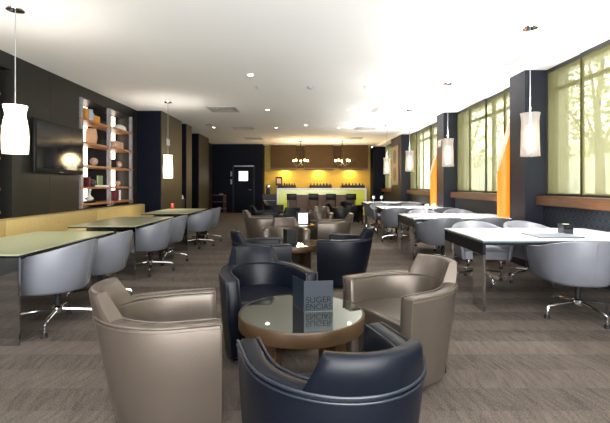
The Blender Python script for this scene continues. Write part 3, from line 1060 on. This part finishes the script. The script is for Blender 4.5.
def on_shelf(px, z):
    """Y along the niche (about 0.2 m behind the wall face) for a picture column."""
    x = XL - 0.14
    return x, x * F_PX / (px - VPX)
def it(name, label, cat, px, z, fn, m, grp=None, dx=0.0, rz=0.0):
    x, y = on_shelf(px, z)
    b = BM(); fn(b)
    return tag(obj(name, b, m, loc=(x + dx, y, z + 0.0125), rz=rz), label, cat, grp)
Z1, Z2, Z3, Z4, Z5 = 2.535, 2.09, 1.645, 1.22, 0.9
def bx(w, d, h, bev=0.004):
    return lambda b: box(b, -d / 2, d / 2, -w / 2, w / 2, 0, h, bev)
it('storage_box', 'tall yellow box on the top shelf, left end', 'box', 83.5, Z1, bx(0.14, 0.14, 0.24), 'orange_box')
it('jar', 'blue grey jar beside the yellow boxes on the top shelf', 'jar', 87.6, Z1, lambda b: lathe(b, [(0.06, 0), (0.07, 0.02), (0.075, 0.15), (0.05, 0.19), (0.055, 0.24), (0.05, 0.24)], 24), 'blue_grey', dx=0.05)
it('storage_box', 'low yellow box on the top shelf', 'box', 93.3, Z1, bx(0.24, 0.16, 0.15), 'orange_box')
it('storage_box', 'black box on the top shelf beside the middle upright', 'box', 102.5, Z1, bx(0.3, 0.2, 0.09), 'plastic_black')
it('bowl', 'upturned white bowl on the top shelf, right bay', 'bowl', 119.5, Z1, lambda b: lathe(b, [(0.15, 0), (0.15, 0.03), (0.13, 0.09), (0.08, 0.13), (0.03, 0.145)], 28), 'paper_white')
it('vase', 'large ribbed amber glass vase on the second shelf', 'vase', 91.3, Z2, lambda b: lathe(b, [(0.08, 0), (0.1, 0.03), (0.115, 0.15), (0.1, 0.27), (0.09, 0.32), (0.085, 0.32)], 28, cap1=False), 'frosted_vase')
it('storage_box', 'black box on the second shelf, left bay', 'box', 101.5, Z2, bx(0.34, 0.16, 0.14), 'plastic_black')
it('storage_box', 'pinkish tan box on the second shelf, right bay', 'box', 116, Z2, bx(0.42, 0.16, 0.17), 'pink_tan')
def globe(r):
    def f(b):
        lathe(b, [(r * 0.5, 0), (r * 0.5, 0.01), (0.015, 0.02), (0.012, 0.03)], 16)
        ball(b, (0, 0, 0.02 + r), r)
    return f
it('globe', 'tan ball ornament on the third shelf, left bay', 'ornament', 94, Z3, globe(0.08), 'pink_tan')
it('book', 'black book standing on the third shelf right of the middle upright', 'book', 112.6, Z3, bx(0.05, 0.16, 0.2, 0.002), 'plastic_black', 'books on the bookshelf')
it('globe', 'pale ball ornament on the third shelf, right bay', 'ornament', 118.7, Z3, globe(0.075), 'pink_tan')
it('book', 'dark red book standing on the fourth shelf, left end', 'book', 85.4, Z4, bx(0.06, 0.18, 0.2, 0.002), 'maroon', 'books on the bookshelf')
it('globe', 'dark ball ornament on the fourth shelf, left bay', 'ornament', 92.6, Z4, globe(0.07), 'dark_ball')
it('book', 'sage green book standing on the fourth shelf', 'book', 104.5, Z4, bx(0.2, 0.03, 0.24, 0.002), 'sage', 'books on the bookshelf', dx=-0.1)
it('book', 'white book lying flat on the fourth shelf', 'book', 100, Z4, bx(0.34, 0.16, 0.035, 0.002), 'paper_white', 'books on the bookshelf', dx=0.06)
it('globe', 'small glowing pale ball ornament on the fourth shelf, right bay', 'ornament', 117.8, Z4, globe(0.06), 'pink_tan')
t = thing('sculpture', 'white abstract sculpture on a dark dish on the bottom shelf', 'sculpture', (XL - 0.13, 8.1, Z5 + 0.0125))
b = BM(); lathe(b, [(0.1, 0), (0.14, 0.02), (0.15, 0.035), (0.05, 0.03)], 24); obj('dish', b, 'plastic_black', t)
b = BM(); ball(b, (0, 0, 0.08), 0.08, 1, 1.3, 0.6); tube(b, [(0, 0.06, 0.06), (0, -0.02, 0.16), (0, 0.02, 0.25)], 0.045, 12, 0.02); ball(b, (0, 0.02, 0.26), 0.035); obj('figure', b, 'paper_white', t, smooth=60)
for px, c, nm, dx in ((112.7, 'maroon', 'left maroon book on the bottom shelf, right bay', 0), (114.6, 'maroon', 'right maroon book on the bottom shelf, beside the white book', 0), (116.8, 'paper_white', 'white book beside the maroon books on the bottom shelf', 0)):
    it('book', nm, 'book', px, Z5, bx(0.055, 0.17, 0.24, 0.002), c, 'books on the bookshelf')

# television
t = thing('television', 'black flat television on the dark left wall panel', 'television', (XL, 6.84, 1.89))
b = BM(); box(b, 0.03, 0.075, -0.68, 0.68, -0.43, 0.43, 0.012); obj('frame', b, 'plastic_black', t)
b = BM(); box(b, 0.0755, 0.078, -0.635, 0.635, -0.355, 0.385); obj('screen', b, 'screen', t, smooth=0)
b = BM(); box(b, 0.0755, 0.079, -0.05, 0.05, -0.41, -0.398); obj('badge', b, 'grey_plastic', t, smooth=0)
b = BM(); box(b, 0.0, 0.03, -0.2, 0.2, -0.2, 0.2); obj('wall_bracket', b, 'rubber', t, smooth=0)

# emergency exit signs on the columns
def exit_sign(loc, nx, label):
    t = thing('exit_sign', label, 'sign', loc, 0, 'small emergency signs on columns')
    b = BM(); box(b, min(0, nx * 0.02), max(0, nx * 0.02), -0.11, 0.11, -0.09, 0.09, 0.003); obj('sign_plate', b, 'grey_plastic', t, smooth=0)
    b = BM()
    xa, xb = sorted((nx * 0.0205, nx * 0.023))
    box(b, xa, xb, -0.085, 0.085, -0.065, 0.065); obj('sign_face', b, 'white_plastic', t, smooth=0)
    b = BM(); xa, xb = sorted((nx * 0.0232, nx * 0.0245))
    for z in (-0.04, 0, 0.04):
        box(b, xa, xb, -0.05, 0.05, z - 0.009, z + 0.009)
    box(b, xa, xb, -0.06, -0.04, -0.049, 0.049)
    obj('pictogram', b, 'sage', t, smooth=0)
exit_sign((-3.6, 10.56, 2.4), 1, 'small pale emergency sign on the first dark left column')
exit_sign((3.42, 10.05, 2.31), -1, 'small pale emergency sign on the slate column by the second pendant')

# framed picture on the right column face
t = thing('framed_picture', 'tall framed picture of two dark ovals on the far right column', 'picture', (3.42, 14.95, 2.0))
b = BM(); box(b, -0.03, 0, -0.58, 0.58, -0.76, 0.74, 0.004); obj('frame', b, 'dark_red_wood', t, smooth=0)
b = BM(); box(b, -0.033, -0.0305, -0.54, 0.54, -0.72, 0.70); obj('mount', b, 'picture_mat', t, smooth=0)
for z in (-0.33, 0.32):
    b = BM(); ball(b, (-0.034, 0, z), 1, 0.004, 0.26, 0.27, 20); obj('oval', b, 'dark_ball', t)

# amber floor lamps beyond the columns
def make_floor_lamp():
    t = thing('floor_lamp', '', 'floor lamp')
    b = BM(); cyl(b, 0, 0, 0, 0.03, 0.14, 28, bev=0.006); obj('base', b, 'chrome', t)
    n, R0 = 32, 0.125
    def wall(b, r, z0, drop):
        rings = []
        for k in range(9):
            rings.append([b.verts.new((r * cos(2 * pi * i / n), 0.75 * r * sin(2 * pi * i / n),
                                       z0 + (1.5 + 0.92 * ((1 + cos(2 * pi * i / n)) / 2) ** 0.85 - drop - z0) * k / 8)) for i in range(n)])
        return rings
    b = BM(); ring_faces(b, wall(b, R0, 0.03, 0), True, True, False); obj('lamp_shade', b, 'amber_glow', t)
    b = BM()
    inner, outer = wall(b, R0 - 0.012, 0.06, 0.004), wall(b, R0 - 0.002, 0.06, 0.0)
    ring_faces(b, inner, True, True, False); ring_faces(b, [inner[-1], outer[-1]], True, False, False)
    for rg in outer[:-1]:
        for v in rg:
            b.verts.remove(v)
    obj('lining', b, 'rose_wood', t)
    return t
fl = Maker(make_floor_lamp())
fl((3.445, 6.86, 0), 0, 'tall amber glowing floor lamp beside the nearest slate column', 'amber floor lamps')
fl((3.445, 10.52, 0), 0, 'tall amber glowing floor lamp beside the second slate column', 'amber floor lamps')

# ------------------------------------------------------------------ bar
t = thing('bar_counter', 'long bar counter with a white frame and lime front', 'bar', (0.74, 16.8, 0))
b = BM(); box(b, -1.88, 1.88, -0.05, 0.6, 1.075, 1.135, 0.004); obj('counter_top', b, 'bar_white', t, smooth=0)
for x0, x1 in ((-1.88, -1.81), (1.81, 1.88)):
    b = BM(); box(b, x0, x1, -0.05, 0.6, 0, 1.075); obj('side_panel', b, 'bar_white', t, smooth=0)
b = BM(); box(b, -1.81, 1.81, 0.0, 0.05, 0.86, 1.075); box(b, -1.81, -1.4, 0.0, 0.05, 0, 0.86); box(b, 1.4, 1.81, 0.0, 0.05, 0, 0.86); obj('front_panel', b, 'lime', t, smooth=0)
b = BM(); box(b, -1.4, 1.4, 0.0, 0.05, 0, 0.86); obj('lower_panel', b, 'brown_wood', t, smooth=0)

def make_stool():
    t = thing('bar_stool', '', 'bar stool')
    b = BM(); box(b, -0.2, 0.2, -0.19, 0.19, 0.66, 0.74, 0.02); obj('seat', b, 'black_leather', t)
    b = BM(); box(b, -0.2, 0.2, -0.21, -0.16, 0.7, 0.92, 0.018); obj('backrest', b, 'black_leather', t)
    for x in (-0.18, 0.18):
        for y in (-0.17, 0.17):
            b = BM(); tube(b, [(x, y, 0), (x * 0.97, y * 0.97, 0.665)], 0.011, 8); obj('leg', b, 'chrome', t)
    b = BM()
    for y in (-0.17, 0.17):
        tube(b, [(-0.18, y, 0.25), (0.18, y, 0.25)], 0.009, 6)
    obj('footrest', b, 'chrome', t)
    return t
st = Maker(make_stool())
for px, lb in ((291.8, 'leftmost black bar stool at the lime bar'), (313.5, 'second black bar stool from the left at the bar'), (330.8, 'third black bar stool from the left at the bar'), (350.8, 'rightmost black bar stool at the lime bar')):
    st(((px - VPX) * 16.3 / F_PX, 16.3, 0), 0, lb, 'black bar stools')

def back_unit(x0, x1, label):
    t = thing('back_bar_cabinet', label, 'cabinet', ((x0 + x1) / 2, 19.0, 0), 0, 'black back-bar cabinets')
    h = (x1 - x0) / 2
    b = BM(); box(b, -h, h, -0.25, 0.28, 0, 1.26, 0.006); obj('body', b, 'plastic_black', t, smooth=0)
    for k in range(3):
        xa, xb = -h + 2 * h * k / 3 + 0.01, -h + 2 * h * (k + 1) / 3 - 0.01
        b = BM(); box(b, xa, xb, -0.27, -0.252, 0.05, 1.2); d = obj('door', b, 'rubber', t, smooth=0)
        b = BM(); box(b, xb - 0.04, xb - 0.025, -0.29, -0.271, 0.5, 0.9); obj('handle', b, 'shelf_metal', d, smooth=0)
    return t
for a, c, lb in ((278, 296, 'left black cabinet behind the bar'), (309.3, 331.5, 'middle black cabinet behind the bar'), (341, 364, 'right black cabinet behind the bar')):
    back_unit((a - VPX) * 19 / F_PX, (c - VPX) * 19 / F_PX, lb)
rnd = random.Random(4)
for (a, c), nm in (((278, 296), 'left'), ((309.3, 331.5), 'middle'), ((341, 364), 'right')):
    x0, x1 = (a - VPX) * 19 / F_PX, (c - VPX) * 19 / F_PX
    for k in range(7):
        x = x0 + 0.07 + (x1 - x0 - 0.14) * k / 6
        b = BM(); lathe(b, [(0.034, 0), (0.036, 0.01), (0.036, 0.06), (0.014, 0.085), (0.012, 0.11), (0.013, 0.115)], 12)
        o = obj('bottle', b, 'gloss_black' if k % 3 else 'dark_red_wood', loc=(x, 18.95, 1.2605))
        tag(o, 'small dark bottle, %s from the left on the %s back-bar cabinet' % ((ordw + ['seventh'])[k], nm), 'bottle', 'bottles behind the bar')

# hanging cupboards above the bar
for a, c, lb in ((270.6, 296, 'left brown wall cupboard above the bar'), (304.8, 333.3, 'middle brown wall cupboard above the bar'), (341.2, 368, 'right brown wall cupboard above the bar')):
    x0, x1 = (a - VPX) * 18.8 / F_PX, (c - VPX) * 18.8 / F_PX
    t = thing('wall_cupboard', lb, 'cupboard', ((x0 + x1) / 2, 18.8, 2.08), 0, 'brown wall cupboards above the bar')
    h = (x1 - x0) / 2
    b = BM(); box(b, -h, h, 0, 0.49, 0, 1.065, 0.004); obj('body', b, 'bar_cabinet', t, smooth=0)
    b = BM(); box(b, -h - 0.03, h + 0.03, 0.02, 0.49, -0.06, 0); obj('bottom_shelf', b, 'dark_red_wood', t, smooth=0)
for k, px in enumerate((300.4, 337.2)):
    x0 = (px - VPX) * 18.9 / F_PX
    b = BM(); box(b, x0 - 0.19, x0 + 0.19, 19.1, 19.29, 2.08, 3.14)
    tag(obj('recess_panel', b, 'bar_cabinet', smooth=0), '%s narrow recessed brown panel behind a chandelier' % ('left', 'right')[k], 'panel', 'recessed panels above the bar')
for xx in (-0.9, 0.7, 2.2):
    light('undercupboard_light', 'AREA', (xx, 19.05, 2.0), 16, (1, 0.75, 0.3), 0.5)

def make_chandelier():
    t = thing('chandelier', '', 'chandelier')
    b = BM(); cyl(b, 0, 0, -0.04, 0, 0.07, 20); tube(b, [(0, 0, -0.02), (0, 0, -1.0)], 0.012, 8); ball(b, (0, 0, -1.0), 0.06); ball(b, (0, 0, -1.12), 0.035); obj('stem', b, 'plastic_black', t)
    for k in range(5):
        a = 0.3 + k * 2 * pi / 5
        c, s = cos(a), sin(a)
        b = BM(); tube(b, [(0.03 * c, 0.03 * s, -1.0), (0.15 * c, 0.15 * s, -1.07), (0.27 * c, 0.27 * s, -1.02), (0.31 * c, 0.31 * s, -0.92)], 0.011, 7)
        cyl(b, 0.31 * c, 0.31 * s, -0.93, -0.88, 0.025, 12)
        ar = obj('arm', b, 'plastic_black', t)
        b = BM(); ball(b, (0.31 * c, 0.31 * s, -0.84), 0.038, 1, 1, 1.25); obj('bulb', b, 'bulb_glow', ar)
    return t
ch = Maker(make_chandelier())
for px, lb in ((300.6, 'left black chandelier with glowing bulbs over the bar'), (342.5, 'right black chandelier with glowing bulbs over the bar')):
    x = (px - VPX) * 17 / F_PX
    ch((x, 17.0, H), 0, lb, 'chandeliers over the bar')
    light('chandelier_light', 'POINT', (x, 17.0, 2.32), 90, (1, 0.72, 0.38), 0.3)

# left of the bar: side counter, coffee machine, small framed photo
t = thing('side_counter', 'dark side counter left of the bar', 'counter', (-1.46, 17.2, 0))
b = BM(); box(b, -0.3, 0.28, -0.25, 0.25, 0, 0.88, 0.004); obj('body', b, 'plastic_black', t, smooth=0)
b = BM(); box(b, -0.3, 0.28, -0.26, 0.25, 0.6, 0.62); obj('pale_strip', b, 'grey_plastic', t, smooth=0)
t = thing('coffee_grinder', 'coffee grinder with a shiny round hopper on the dark side counter', 'coffee grinder', (-1.54, 17.2, 0.88))
b = BM(); box(b, -0.09, 0.09, -0.1, 0.1, 0, 0.2, 0.01); obj('body', b, 'plastic_black', t)
b = BM(); ball(b, (0, 0, 0.3), 0.12); obj('hopper', b, 'chrome', t)
t = thing('framed_photo', 'small framed photo standing on the left back-bar cabinet', 'picture', (-1.2, 19.16, 1.2605))
b = BM(); box(b, -0.16, 0.16, -0.015, 0.015, 0, 0.40, 0.004); obj('frame', b, 'plastic_black', t, smooth=0)
b = BM(); box(b, -0.1, 0.1, -0.018, -0.0155, 0.08, 0.32); obj('print', b, 'pink_tan', t, smooth=0)

# serving trolley by the back wall
t = thing('serving_trolley', 'dark red wooden serving trolley against the back wall', 'trolley', (-3.88, 17.9, 0))
for x in (-0.33, 0.33):
    for y in (-0.2, 0.2):
        b = BM(); box(b, x - 0.025, x + 0.025, y - 0.025, y + 0.025, 0, 0.8); obj('leg', b, 'dark_red_wood', t, smooth=0)
for z in (0.2, 0.5, 0.8):
    b = BM(); box(b, -0.37, 0.37, -0.24, 0.24, z, z + 0.03, 0.003, 1); obj('shelf', b, 'dark_red_wood', t, smooth=0)
b = BM(); lathe(b, [(0.06, 0), (0.09, 0.02), (0.1, 0.05), (0.085, 0.05), (0.05, 0.02)], 18)
tag(obj('bowl', b, 'grey_plastic', loc=(-3.7, 17.9, 0.83)), 'small bowl on the serving trolley', 'bowl')

# service niche between the left columns
t = thing('service_counter', 'black service counter in the gap between the left columns', 'counter', (-3.95, 12.035, 0))
b = BM(); box(b, -0.25, 0.3, -0.22, 0.22, 0, 0.84, 0.003); obj('body', b, 'plastic_black', t, smooth=0)
for x, y, h, nm in ((-3.72, 11.95, 0.24, 'tall white jug on the service counter between the left columns'), (-3.7, 12.12, 0.12, 'short white jug on the service counter between the left columns')):
    b = BM(); lathe(b, [(0.04, 0), (0.05, 0.01), (0.05, h * 0.6), (0.03, h * 0.8), (0.036, h), (0.03, h)], 18)
    tag(obj('jug', b, 'white_plastic', loc=(x, y, 0.8405)), nm, 'jug', 'jugs on the service counter')

# unseen room end behind the camera: window frame added to let light in
b = BM()
for k in range(8):
    x = -4.2 + k * 1.19
    box(b, x - 0.04, x + 0.04, Y0 - 0.1, Y0, 0, H)
for z in (0, 2.4, H - 0.08):
    box(b, -4.2, 4.15, Y0 - 0.09, Y0 - 0.01, z, z + 0.08)
struct('window_7', b, 'black_frame', smooth=0)
